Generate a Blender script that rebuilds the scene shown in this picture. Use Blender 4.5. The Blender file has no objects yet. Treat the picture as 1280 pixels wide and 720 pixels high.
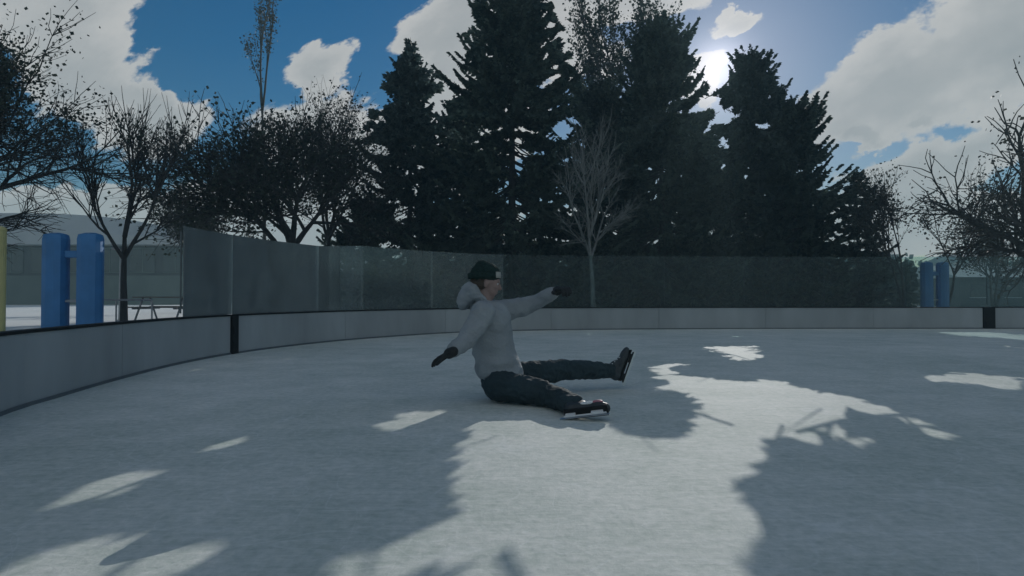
import bpy, bmesh, math, random
import numpy as np
from mathutils import Vector, Matrix
R = math.radians
scene = bpy.context.scene
col = scene.collection
# ------------------------------------------------------------------ camera
F, CX, CY, HOR = 763.0, 640.0, 360.0, 372.0
CAMH = 0.70
PITCH = math.atan((HOR - CY) / F)
cd = bpy.data.cameras.new('camera'); cam = bpy.data.objects.new('camera', cd); col.objects.link(cam)
cd.sensor_width = 36; cd.lens = 36 * F / 1280; cd.clip_end = 2000; cd.clip_start = 0.05
cam.location = (0, 0, CAMH); cam.rotation_euler = (R(90) + PITCH, 0, 0)
scene.camera = cam
scene.render.resolution_x = 1024; scene.render.resolution_y = 576

def ray(u, v):
    x, z, y = (u - CX) / F, -(v - CY) / F, 1.0
    c, s = math.cos(PITCH), math.sin(PITCH)
    return Vector((x, y * c - z * s, y * s + z * c))
def at(u, v, Y):
    r = ray(u, v); return Vector((r.x / r.y * Y, Y, CAMH + r.z / r.y * Y))
def ground(u, v, h=0.0):
    r = ray(u, v); t = (h - CAMH) / r.z; return Vector((r.x * t, r.y * t, h))
def pix(P):                                   # numpy (n,3) -> pixel coordinates
    c, s = math.cos(PITCH), math.sin(PITCH)
    x, y, z = P[:, 0], P[:, 1], P[:, 2] - CAMH
    yy = y * c + z * s; zz = -y * s + z * c
    yy = np.where(yy > 0.05, yy, 0.05)
    return CX + F * x / yy, CY - F * zz / yy
# ------------------------------------------------------------------ sun, sky
SUN = ray(897, 88).normalized()
EL = math.asin(SUN.z); AZ = math.atan2(SUN.x, SUN.y)
sd = bpy.data.lights.new('sun', 'SUN'); so = bpy.data.objects.new('sun', sd); col.objects.link(so)
sd.energy = 3.25; sd.angle = R(0.07); sd.color = (1.0, .975, .93)
so.rotation_euler = SUN.to_track_quat('Z', 'Y').to_euler()
so.location = (8, 20, 20)
scene.view_settings.view_transform = 'Standard'; scene.view_settings.look = 'None'
scene.view_settings.exposure = 0; scene.view_settings.gamma = 1

world = bpy.data.worlds.new('World'); scene.world = world; world.use_nodes = True
def build_world():
    nt = world.node_tree; nt.nodes.clear(); N = nt.nodes; L = nt.links
    def m(op, a, b=None, c=None, clamp=False):
        n = N.new('ShaderNodeMath'); n.operation = op; n.use_clamp = clamp
        for i, q in enumerate((a, b, c)):
            if q is None: continue
            if hasattr(q, 'is_linked'): L.new(q, n.inputs[i])
            else: n.inputs[i].default_value = q
        return n.outputs[0]
    out = N.new('ShaderNodeOutputWorld'); bg = N.new('ShaderNodeBackground'); bg.inputs[1].default_value = 0.085
    sky = N.new('ShaderNodeTexSky'); sky.sky_type = 'NISHITA'; sky.sun_disc = False
    sky.sun_elevation = EL; sky.sun_rotation = AZ; sky.air_density = 1.0; sky.dust_density = 0.2; sky.ozone_density = 3.0
    hs = N.new('ShaderNodeHueSaturation'); hs.inputs['Saturation'].default_value = 1.5; hs.inputs['Value'].default_value = .62
    L.new(sky.outputs[0], hs.inputs['Color'])
    tc = N.new('ShaderNodeTexCoord'); sp = N.new('ShaderNodeSeparateXYZ'); L.new(tc.outputs['Generated'], sp.inputs[0])
    X, Y, Z = sp.outputs
    yc = m('MAXIMUM', m('ABSOLUTE', Y), .12)
    U = m('DIVIDE', X, yc); V = m('DIVIDE', Z, yc)
    U0, V0 = U, V
    cmb = N.new('ShaderNodeCombineXYZ'); L.new(m('MULTIPLY', m('ADD', m('MULTIPLY', U, .9), m('MULTIPLY', V, .4)), .85), cmb.inputs[0]); L.new(m('MULTIPLY', m('SUBTRACT', m('MULTIPLY', V, .9), m('MULTIPLY', U, .4)), 1.5), cmb.inputs[1]); L.new(m('SIGN', Y), cmb.inputs[2])
    def noise(scale, detail=7, rough=.55, dist=0.0):
        n = N.new('ShaderNodeTexNoise'); n.inputs['Scale'].default_value = scale; n.inputs['Detail'].default_value = detail
        n.inputs['Roughness'].default_value = rough; n.inputs['Distortion'].default_value = dist
        L.new(cmb.outputs[0], n.inputs['Vector']); return n.outputs[0]
    wn = N.new('ShaderNodeTexNoise'); wn.inputs['Scale'].default_value = 5.5; wn.inputs['Detail'].default_value = 9; wn.inputs['Roughness'].default_value = .62; L.new(cmb.outputs[0], wn.inputs['Vector'])
    sw = N.new('ShaderNodeSeparateColor'); L.new(wn.outputs['Color'], sw.inputs[0])
    U = m('ADD', U0, m('MULTIPLY', m('SUBTRACT', sw.outputs[0], .5), .20)); V = m('ADD', V0, m('MULTIPLY', m('SUBTRACT', sw.outputs[1], .5), .20))
    nA, nB = noise(4.2, 8, .52), noise(13, 8, .6)
    # cumulus banks: centre and half sizes given as directions, angle in degrees
    def bank(px, py, rx, ry, ang):
        cu, cv = (px - CX) / F, (HOR - py) / F; a = R(ang); c, s = math.cos(a), math.sin(a)
        du = m('SUBTRACT', U, cu); dv = m('SUBTRACT', V, cv)
        p = m('ADD', m('MULTIPLY', du, c * F / rx), m('MULTIPLY', dv, s * F / rx))
        q = m('ADD', m('MULTIPLY', du, -s * F / ry), m('MULTIPLY', dv, c * F / ry))
        return m('SUBTRACT', 1.0, m('SQRT', m('ADD', m('MULTIPLY', p, p), m('MULTIPLY', q, q))))
    banks = [(95, 75, 190, 75, -38), (40, 0, 130, 80, 0), (180, 120, 90, 42, -35), (400, 95, 62, 55, -15), (440, 190, 150, 80, 0), (575, 60, 62, 130, 62 - 90),
             (560, 160, 110, 60, 0), (780, -10, 110, 52, 10), (700, 60, 70, 60, 0), (120, 262, 300, 42, 3), (868, 88, 40, 46, 60), (918, 24, 44, 24, 0),
             (1200, 62, 290, 70, 24), (1290, 30, 190, 120, 20), (1170, 222, 190, 60, 27), (1190, 290, 230, 45, 0), (1085, 165, 26, 22, 0), (1150, 140, 24, 14, 20), (640, 300, 900, 50, 0)]
    f = None
    for b in banks:
        k = bank(*b); f = k if f is None else m('SMOOTH_MAX', f, k, .12)
    front = m('ADD', f, m('MULTIPLY', m('SUBTRACT', nA, .5), 1.1))
    front = m('ADD', front, m('MULTIPLY', m('SUBTRACT', nB, .5), .8))
    back = m('MULTIPLY', m('SUBTRACT', nA, .495), 3.0)  # unseen cloud behind the camera, its cover shaped to lift the ambient light
    isf = m('GREATER_THAN', Y, .12)
    dens = m('ADD', m('MULTIPLY', isf, front), m('MULTIPLY', m('SUBTRACT', 1.0, isf), back))
    mr = N.new('ShaderNodeMapRange'); mr.interpolation_type = 'SMOOTHSTEP'; L.new(dens, mr.inputs[0]); mr.inputs[1].default_value = -.02; mr.inputs[2].default_value = .13
    cover = mr.outputs[0]
    # cloud body: bright rims, greyer thick parts
    nC = noise(2.6, 6, .6)
    th = N.new('ShaderNodeMapRange'); L.new(m('ADD', m('MULTIPLY', m('MINIMUM', dens, .55), .55), m('MULTIPLY', nC, 1.1)), th.inputs[0]); th.inputs[1].default_value = .45; th.inputs[2].default_value = 1.1
    cr = N.new('ShaderNodeValToRGB'); e = cr.color_ramp.elements
    e[0].position = 0; e[0].color = (7.3, 7.2, 7.0, 1); e[1].position = 1; e[1].color = (3.9, 4.25, 4.45, 1)
    k = cr.color_ramp.elements.new(.45); k.color = (6.0, 6.1, 6.1, 1)
    L.new(th.outputs[0], cr.inputs[0])
    mx = N.new('ShaderNodeMix'); mx.data_type = 'RGBA'; L.new(m('MULTIPLY', cover, .97), mx.inputs[0]); L.new(hs.outputs[0], mx.inputs[6]); L.new(cr.outputs[0], mx.inputs[7])
    # the sun burning through thin cloud
    vm = N.new('ShaderNodeVectorMath'); vm.operation = 'DOT_PRODUCT'; L.new(tc.outputs['Generated'], vm.inputs[0]); vm.inputs[1].default_value = SUN
    ang = m('ARCCOSINE', m('MINIMUM', vm.outputs['Value'], 1.0))
    g1 = m('MULTIPLY', m('EXPONENT', m('MULTIPLY', m('MULTIPLY', ang, ang), -1.0 / (.036 ** 2))), 8)
    g2 = m('MULTIPLY', m('EXPONENT', m('MULTIPLY', ang, -1 / .085)), 3.4)
    g = m('ADD', g1, g2)
    gc = N.new('ShaderNodeCombineXYZ'); L.new(g, gc.inputs[0]); L.new(m('MULTIPLY', g, .96), gc.inputs[1]); L.new(m('MULTIPLY', g, 1.05), gc.inputs[2])
    ad = N.new('ShaderNodeVectorMath'); ad.operation = 'ADD'; L.new(mx.outputs[2], ad.inputs[0]); L.new(gc.outputs[0], ad.inputs[1])
    L.new(ad.outputs[0], bg.inputs[0]); L.new(bg.outputs[0], out.inputs[0])
build_world()

# ------------------------------------------------------------------ materials
def mat(name, color, rough=.8, var=.0, scale=8.0, bump=0.0, bscale=30.0, col2=None, spec=.5, metal=0.0, coords='Object', detail=6, stretch=(1, 1, 1)):
    M = bpy.data.materials.new(name); M.use_nodes = True
    nt = M.node_tree; N = nt.nodes; L = nt.links; b = N['Principled BSDF']
    b.inputs['Roughness'].default_value = rough; b.inputs['Metallic'].default_value = metal
    b.inputs['Specular IOR Level'].default_value = spec
    tc = N.new('ShaderNodeTexCoord'); mp = N.new('ShaderNodeMapping'); mp.inputs['Scale'].default_value = stretch
    L.new(tc.outputs[coords], mp.inputs[0])
    n = N.new('ShaderNodeTexNoise'); n.inputs['Scale'].default_value = scale; n.inputs['Detail'].default_value = detail
    L.new(mp.outputs[0], n.inputs['Vector'])
    cr = N.new('ShaderNodeValToRGB'); e = cr.color_ramp.elements
    c = Vector(color); c2 = Vector(col2) if col2 else c * (1 + var)
    e[0].position = .32; e[0].color = (*(c * (1 - var)), 1); e[1].position = .68; e[1].color = (*c2, 1)
    L.new(n.outputs[0], cr.inputs[0]); L.new(cr.outputs[0], b.inputs['Base Color'])
    if bump:
        n2 = N.new('ShaderNodeTexNoise'); n2.inputs['Scale'].default_value = bscale; n2.inputs['Detail'].default_value = 6
        L.new(mp.outputs[0], n2.inputs['Vector'])
        bp = N.new('ShaderNodeBump'); bp.inputs['Strength'].default_value = bump; bp.inputs['Distance'].default_value = .02
        L.new(n2.outputs[0], bp.inputs['Height']); L.new(bp.outputs[0], b.inputs['Normal'])
    return M

def leafmat(name, c1, c2, trans=.3, scale=1.2):
    M = bpy.data.materials.new(name); M.use_nodes = True
    nt = M.node_tree; N = nt.nodes; L = nt.links; b = N['Principled BSDF']; o = N['Material Output']
    b.inputs['Roughness'].default_value = .65; b.inputs['Specular IOR Level'].default_value = .25
    ge = N.new('ShaderNodeNewGeometry'); scale = 1.15; tc = N.new('ShaderNodeTexCoord')
    n = N.new('ShaderNodeTexNoise'); n.inputs['Scale'].default_value = scale; L.new(tc.outputs['Object'], n.inputs['Vector'])
    ad = N.new('ShaderNodeMath'); ad.operation = 'MULTIPLY_ADD'; n.inputs['Detail'].default_value = 3; st = N.new('ShaderNodeMapRange'); L.new(n.outputs[0], st.inputs[0]); st.inputs[1].default_value = .36; st.inputs[2].default_value = .64; L.new(ge.outputs['Random Per Island'], ad.inputs[0]); ad.inputs[1].default_value = .35; L.new(st.outputs[0], ad.inputs[2])  # clump tones put light and shade contrast of the boughs into the colour
    cr = N.new('ShaderNodeValToRGB'); cr.color_ramp.elements[0].position = .4; cr.color_ramp.elements[1].position = 1.1 - .1
    cr.color_ramp.elements[0].color = (*c1, 1); cr.color_ramp.elements[1].color = (*c2, 1)
    L.new(ad.outputs[0], cr.inputs[0]); L.new(cr.outputs[0], b.inputs['Base Color'])
    t = N.new('ShaderNodeBsdfTranslucent'); L.new(cr.outputs[0], t.inputs[0]); mx = N.new('ShaderNodeMixShader'); mx.inputs[0].default_value = trans
    L.new(b.outputs[0], mx.inputs[1]); L.new(t.outputs[0], mx.inputs[2]); L.new(mx.outputs[0], o.inputs[0])
    return M

def glassmat(name, haze, tint=(.82, .88, .87), ior=1.33):
    M = bpy.data.materials.new(name); M.use_nodes = True
    nt = M.node_tree; N = nt.nodes; L = nt.links; N.remove(N['Principled BSDF']); o = N['Material Output']
    t = N.new('ShaderNodeBsdfTransparent'); t.inputs[0].default_value = (*tint, 1)
    d = N.new('ShaderNodeBsdfDiffuse'); d.inputs[0].default_value = (.55, .62, .63, 1)  # grey diffuse share, put in for scratches and the pale reflection
    g = N.new('ShaderNodeBsdfGlossy'); g.inputs['Roughness'].default_value = .12
    tc = N.new('ShaderNodeTexCoord'); n = N.new('ShaderNodeTexNoise'); n.inputs['Scale'].default_value = 3.0; n.inputs['Detail'].default_value = 8; n.inputs['Roughness'].default_value = .7
    mp = N.new('ShaderNodeMapping'); mp.inputs['Scale'].default_value = (1, 1, .6); L.new(tc.outputs['Object'], mp.inputs[0]); L.new(mp.outputs[0], n.inputs['Vector'])
    mr = N.new('ShaderNodeMapRange'); mr.inputs[1].default_value = .3; mr.inputs[2].default_value = .7; mr.inputs[3].default_value = haze * .65; mr.inputs[4].default_value = haze * 1.35
    L.new(n.outputs[0], mr.inputs[0])
    m1 = N.new('ShaderNodeMixShader'); L.new(mr.outputs[0], m1.inputs[0]); L.new(t.outputs[0], m1.inputs[1]); L.new(d.outputs[0], m1.inputs[2])
    fr = N.new('ShaderNodeFresnel'); fr.inputs[0].default_value = ior
    m2 = N.new('ShaderNodeMixShader'); L.new(fr.outputs[0], m2.inputs[0]); L.new(m1.outputs[0], m2.inputs[1]); L.new(g.outputs[0], m2.inputs[2])
    L.new(m2.outputs[0], o.inputs[0]); return M

def ice_material():
    M = bpy.data.materials.new('scraped_ice'); M.use_nodes = True
    nt = M.node_tree; N = nt.nodes; L = nt.links; b = N['Principled BSDF']
    tc = N.new('ShaderNodeTexCoord')
    def noise(sc, det, stretch=(1, 1, 1), rot=0, rough=.6):
        mp = N.new('ShaderNodeMapping'); mp.inputs['Scale'].default_value = stretch; mp.inputs['Rotation'].default_value = (0, 0, R(rot)); L.new(tc.outputs['Object'], mp.inputs[0])
        n = N.new('ShaderNodeTexNoise'); n.inputs['Scale'].default_value = sc; n.inputs['Detail'].default_value = det; n.inputs['Roughness'].default_value = rough
        L.new(mp.outputs[0], n.inputs['Vector']); return n.outputs[0]
    big = noise(.55, 5); fine = noise(26, 8, (1, 1.0, 1), 0, .7); scr = noise(5, 7, (1, 9, 1), 18); scr2 = noise(6, 6, (1, 12, 1), -34)
    def mth(op, a, bb, c=None):
        n = N.new('ShaderNodeMath'); n.operation = op
        for i, q in enumerate((a, bb, c)):
            if q is None: continue
            if hasattr(q, 'is_linked'): L.new(q, n.inputs[i])
            else: n.inputs[i].default_value = q
        return n.outputs[0]
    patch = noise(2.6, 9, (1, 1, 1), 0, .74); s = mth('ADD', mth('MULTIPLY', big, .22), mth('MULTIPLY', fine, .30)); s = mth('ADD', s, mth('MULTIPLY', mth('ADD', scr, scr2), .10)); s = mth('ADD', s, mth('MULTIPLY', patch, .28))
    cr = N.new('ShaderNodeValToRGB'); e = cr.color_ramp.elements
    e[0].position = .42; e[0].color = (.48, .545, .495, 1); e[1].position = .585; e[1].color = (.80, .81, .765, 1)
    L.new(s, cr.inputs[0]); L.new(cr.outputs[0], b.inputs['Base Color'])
    b.inputs['Roughness'].default_value = .75; b.inputs['Specular IOR Level'].default_value = .05
    cuts = None
    for sc, st, rt in ((1.1, (1, 2.4, 1), 25), (1.4, (2.6, 1, 1), 10), (.9, (1, 1.5, 1), -50), (1.9, (1, 3, 1), -20)):
        nn = noise(sc, 1.2, st, rt, .4); d_ = mth('ABSOLUTE', mth('SUBTRACT', nn, .5), None)
        c_ = N.new('ShaderNodeMapRange'); L.new(d_, c_.inputs[0]); c_.inputs[1].default_value = .0; c_.inputs[2].default_value = .0028; c_.inputs[3].default_value = 1; c_.inputs[4].default_value = 0
        cuts = c_.outputs[0] if cuts is None else mth('MAXIMUM', cuts, c_.outputs[0])
    cuts = mth('MULTIPLY', cuts, mth('MULTIPLY', fine, 1.0))
    mxc = N.new('ShaderNodeMix'); mxc.data_type = 'RGBA'; L.new(mth('MULTIPLY', cuts, .55), mxc.inputs[0]); L.new(cr.outputs[0], mxc.inputs[6]); mxc.inputs[7].default_value = (.86, .88, .87, 1); L.new(mxc.outputs[2], b.inputs['Base Color'])
    fine = mth('ADD', mth('MULTIPLY', fine, .8), mth('MULTIPLY', patch, .9))
    bp = N.new('ShaderNodeBump'); bp.inputs['Strength'].default_value = .45; bp.inputs['Distance'].default_value = .006
    h = mth('ADD', mth('MULTIPLY', fine, 1.4), mth('MULTIPLY', mth('ADD', scr, scr2), .15)); L.new(h, bp.inputs['Height']); L.new(bp.outputs[0], b.inputs['Normal'])
    return M

M_ICE = ice_material()
M_SNOW = mat('trodden_snow', (.78, .80, .79), .9, .06, .7, .5, 6, spec=.2)
M_SOIL = mat('needle_litter', (.028, .034, .030), .95, .4, 2.5, .5, 14)
M_BOARD = mat('scuffed_white_board', (.35, .37, .375), .55, .16, 1.6, .12, 9, spec=.3, stretch=(1, 1, .35))
M_CAP = mat('black_rubber', (.012, .014, .016), .6, .2, 12, spec=.2)
M_KICK = mat('kick_strip', (.11, .13, .14), .6, .15, 4)
M_STEEL = mat('galvanised_steel', (.35, .36, .37), .45, .12, 14, metal=.6)
M_DST = mat('dull_steel', (.10, .12, .125), .5, .12, 14, metal=.3)
M_GL_H = glassmat('scratch_sheen_glass', .26)
M_GL_I = glassmat('light_scratch_sheen_glass', .16)
M_GL_J = glassmat('faint_scratch_sheen_glass', .09)
M_GL_M = glassmat('hazy_glass', .035, (.78, .88, .88), 1.2)
M_GL_C = glassmat('clear_glass', .045)
M_BARK = mat('dark_bark', (.04, .042, .042), .95, .35, 9, .7, 26, stretch=(1, 1, .3))
M_PBARK = mat('pale_bark', (.17, .18, .17), .9, .3, 8, .5, 30, stretch=(1, 1, .3))
M_NEED = leafmat('spruce_needles', (.022, .048, .042), (.115, .16, .13), .38)
M_NEED2 = leafmat('blue_spruce_needles', (.024, .050, .050), (.11, .155, .145), .38)
M_LEAF = leafmat('dry_brown_leaves', (.030, .034, .032), (.055, .060, .050), .25)
M_LEAF2 = leafmat('dark_green_leaves', (.022, .036, .030), (.05, .065, .048), .3)
M_HEDGE = leafmat('hedge_leaves', (.030, .050, .046), (.060, .085, .075), .2)
M_BLUE = mat('blue_painted_steel', (.045, .19, .42), .45, .12, 3, .05, 20)
M_YEL = mat('yellow_paint', (.55, .50, .22), .6, .1, 5)

# ------------------------------------------------------------------ mesh helpers
def link(o, parent=None):
    col.objects.link(o)
    if parent: o.parent = parent
    return o
def tag(o, label=None, cat=None, group=None, kind=None):
    if label: o['label'] = label
    if cat: o['category'] = cat
    if group: o['group'] = group
    if kind: o['kind'] = kind
    return o
def empty(name, loc, label, cat, group=None, rz=0):
    o = bpy.data.objects.new(name, None); o.location = loc; o.rotation_euler.z = rz; o.empty_display_size = .3
    col.objects.link(o); return tag(o, label, cat, group)
def np_mesh(name, V, Fs, k, m, parent=None, smooth=False):
    """all faces have k corners"""
    me = bpy.data.meshes.new(name); V = np.asarray(V, 'f4'); Fs = np.asarray(Fs, 'i4')
    me.vertices.add(len(V)); me.vertices.foreach_set('co', V.ravel())
    me.loops.add(Fs.size); me.loops.foreach_set('vertex_index', Fs.ravel())
    me.polygons.add(len(Fs)); me.polygons.foreach_set('loop_start', np.arange(0, Fs.size, k, dtype='i4')); me.polygons.foreach_set('loop_total', np.full(len(Fs), k, 'i4'))
    if smooth: me.polygons.foreach_set('use_smooth', np.ones(len(Fs), bool))
    me.update(calc_edges=True); me.materials.append(m)
    return link(bpy.data.objects.new(name, me), parent)
def bm_obj(name, bm, m, parent=None, smooth=False):
    me = bpy.data.meshes.new(name); bmesh.ops.recalc_face_normals(bm, faces=bm.faces); bm.to_mesh(me); bm.free()
    if smooth:
        for p in me.polygons: p.use_smooth = True
    for mm in (m if isinstance(m, (list, tuple)) else [m]): me.materials.append(mm)
    return link(bpy.data.objects.new(name, me), parent)
def box(bm, c, s, rz=0, bev=0.0, rot=None):
    g = bmesh.ops.create_cube(bm, size=1)['verts']
    M = Matrix.Translation(c) @ (rot if rot else Matrix.Rotation(rz, 4, 'Z')) @ Matrix.Diagonal((*s, 1))
    bmesh.ops.transform(bm, matrix=M, verts=g)
    if bev:
        ed = list({e for v in g for e in v.link_edges})
        bmesh.ops.bevel(bm, geom=ed, offset=bev, segments=2, affect='EDGES', profile=.6)
    return g
def cyl(bm, p0, p1, r0, r1=None, seg=10, caps=True):
    p0, p1 = Vector(p0), Vector(p1); d = p1 - p0; r1 = r0 if r1 is None else r1
    g = bmesh.ops.create_cone(bm, cap_ends=caps, segments=seg, radius1=r0, radius2=r1, depth=d.length)['verts']
    bmesh.ops.transform(bm, matrix=Matrix.Translation((p0 + p1) / 2) @ d.to_track_quat('Z', 'Y').to_matrix().to_4x4(), verts=g)
    return g
def ball(bm, c, s, rot=None, u=16, v=12):
    g = bmesh.ops.create_uvsphere(bm, u_segments=u, v_segments=v, radius=1)['verts']
    bmesh.ops.transform(bm, matrix=Matrix.Translation(c) @ (rot or Matrix.Identity(4)) @ Matrix.Diagonal((*(s if hasattr(s, '__len__') else (s, s, s)), 1)), verts=g)
    return g

# ------------------------------------------------------------------ rink outline
def catmull(P, n=10):
    out = []
    for i in range(len(P) - 1):
        p0, p1, p2, p3 = P[max(i - 1, 0)], P[i], P[i + 1], P[min(i + 2, len(P) - 1)]
        for k in range(n):
            t = k / n
            out.append(tuple(.5 * (2 * p1[j] + (p2[j] - p0[j]) * t + (2 * p0[j] - 5 * p1[j] + 4 * p2[j] - p3[j]) * t * t + (-p0[j] + 3 * p1[j] - 3 * p2[j] + p3[j]) * t ** 3) for j in (0, 1)))
    out.append(P[-1]); return out
vis = [ground(u, v).to_2d() for u, v in ((2, 519), (75, 496), (150, 474), (225, 455), (295, 442), (370, 432), (450, 424), (560, 416.5), (650, 413.5), (800, 411.8), (1000, 411), (1236, 411), (1275, 411))]
CTRL = [(-1.9, -8), (-1.9, -4), (-2.0, 0), (-2.45, 2.0)] + [tuple(p) for p in vis] + [(16, 13.7), (21, 13.2), (25, 11), (27, 7), (27.5, 2), (27.5, -8)]
PATH = catmull(CTRL, 8)
PA = np.array(PATH); SEG = np.linalg.norm(np.diff(PA, axis=0), axis=1); CUM = np.concatenate([[0], np.cumsum(SEG)])
def along(s):
    return Vector((np.interp(s, CUM, PA[:, 0]), np.interp(s, CUM, PA[:, 1])))
def s_of_px(u):
    best = None
    for s in np.arange(0, CUM[-1], .01):
        p = along(s)
        if p.y > 1 and p.x < 15:
            uu = CX + F * p.x / p.y
            if best is None or abs(uu - u) < best[0]: best = (abs(uu - u), s)
    return best[1]
def nrm(s):
    a, b = along(max(s - .05, 0)), along(min(s + .05, CUM[-1])); t = (b - a).normalized(); return Vector((-t.y, t.x)), t    # outward normal (left of travel)
def sweep(name, s0, s1, o0, o1, z0, z1, m, parent, step=.25, bulge=0):
    n = max(2, int((s1 - s0) / step)); bm = bmesh.new(); rings = []
    for i in range(n + 1):
        s = s0 + (s1 - s0) * i / n; p = along(s); nn, _ = nrm(s)
        a, b = p + nn * o0, p + nn * o1
        rings.append([bm.verts.new((a.x, a.y, z0)), bm.verts.new((b.x, b.y, z0)), bm.verts.new((b.x, b.y, z1(s) if callable(z1) else z1)), bm.verts.new((a.x, a.y, z1(s) if callable(z1) else z1))])
    for a, b in zip(rings, rings[1:]):
        for k in range(4): bm.faces.new((a[k], a[(k + 1) % 4], b[(k + 1) % 4], b[k]))
    bm.faces.new(rings[0]); bm.faces.new(rings[-1][::-1])
    return bm_obj(name, bm, m, parent)

# ------------------------------------------------------------------ ground
bm = bmesh.new(); bmesh.ops.create_grid(bm, x_segments=2, y_segments=2, size=200)
g = bm_obj('ground', bm, M_SNOW); g.location.z = -.03; tag(g, kind='structure')
bm = bmesh.new(); vs = [bm.verts.new((x, y, 0)) for x, y in PATH]; bm.faces.new(vs)
bmesh.ops.triangulate(bm, faces=bm.faces)
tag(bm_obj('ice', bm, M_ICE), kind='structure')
bm = bmesh.new()   # bare ground below the spruces
rnd = random.Random(3); pts = []
for k in range(48):
    a = 2 * math.pi * k / 48; rr = 1 + rnd.uniform(-.07, .07); pts.append(bm.verts.new((5.5 + 17 * math.cos(a) * rr, 29 + 11.5 * math.sin(a) * rr, -.018)))
bm.faces.new(pts); tag(bm_obj('needle_covered_ground', bm, M_SOIL), kind='structure')

# ------------------------------------------------------------------ rink barrier
BH, GT = .47, 1.55
sA, sG1, sG2 = 0.0, s_of_px(293), s_of_px(1236)
s232 = s_of_px(232)
def glass_top(s): return float(np.interp(s, [s232, s232 + 3, sm, sm + 6], [1.47, 1.50, 1.58, 1.62]))
sm = s_of_px(455)
def barrier(s0, s1, label, glass_list, group='sections of rink boards'):
    p = along((s0 + s1) / 2)
    root = empty('rink_boards', (0, 0, 0), label, 'rink boards', group)
    n = max(1, round((s1 - s0) / 2.4))
    for i in range(n):
        a, b = s0 + (s1 - s0) * i / n, s0 + (s1 - s0) * (i + 1) / n
        sweep('board_panel', a + .0025, b - .0025, 0, .05, -.02, BH, M_BOARD, root)
    sweep('kick_strip', s0, s1, -.010, -.002, 0, .024, M_KICK, root)
    sweep('cap_rail', s0, s1, -.012, .075, BH + .002, BH + .022, M_CAP, root)
    for (a, b, m, GT) in glass_list:
        k = max(1, round((b - a) / 1.9))
        for i in range(k):
            x, y = a + (b - a) * i / k, a + (b - a) * (i + 1) / k
            sweep('glass_panel', x + .0015, y - .0015, .020, .032, BH + .024, glass_top, m, root)
        for i in range(k + 1):
            x = a + (b - a) * i / k; q = along(x); nn, t = nrm(x); q = q + nn * .055
            bm = bmesh.new(); box(bm, (q.x, q.y, (BH + glass_top(x)) / 2), (.012, .016, glass_top(x) - BH - .12), math.atan2(t.y, t.x), .004)
            bm_obj('glass_post', bm, M_DST, root)
    return root
barrier(sA, sG1 - .075, 'grey white rink boards curving past the camera left of the left black gate post', [(s232 + .01, sG1 - .002, M_GL_H, 1.47)])
sm = s_of_px(455)
barrier(sG1 + .075, sG2 - .14, 'long curved run of rink boards and glass behind the seated skater, between the gate posts', [(sG1 + .002, sG1 + 1.9, M_GL_H, 1.5), (sG1 + 1.902, sm, M_GL_I, 1.54), (sm + .002, sm + 3.4, M_GL_J, 1.6), (sm + 3.402, sG2 - .002, M_GL_M, 1.62)])
barrier(sG2 + .14, CUM[-1], 'rink boards at the right edge, beyond the right black gate post', [(sG2 + .002, sG2 + 18, M_GL_M, 1.64)])
for s, lab, w in ((sG1, 'black gate post in the rink boards at left, below the scratched glass', .15), (sG2, 'black gate post in the far rink boards at right', .27)):
    q = along(s); nn, t = nrm(s)
    root = empty('gate_post', (q.x, q.y, 0), lab, 'gate post', 'black gate posts in the rink boards', math.atan2(t.y, t.x))
    bm = bmesh.new(); box(bm, (0, .02, .238), (w - .012, .09, .47), 0, .008); bm_obj('post', bm, M_CAP, root)
    bm = bmesh.new(); box(bm, (0, .02, .482), (w + .01, .11, .014), 0, .003); bm_obj('post_cap', bm, M_CAP, root)
    bm = bmesh.new(); box(bm, (-w * .3, -.03, .30), (.02, .012, .10), 0, .003); bm_obj('hinge', bm, M_CAP, root)
    bm = bmesh.new(); box(bm, (-w * .3, -.03, .12), (.02, .012, .08), 0, .003); bm_obj('hinge', bm, M_CAP, root)

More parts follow.
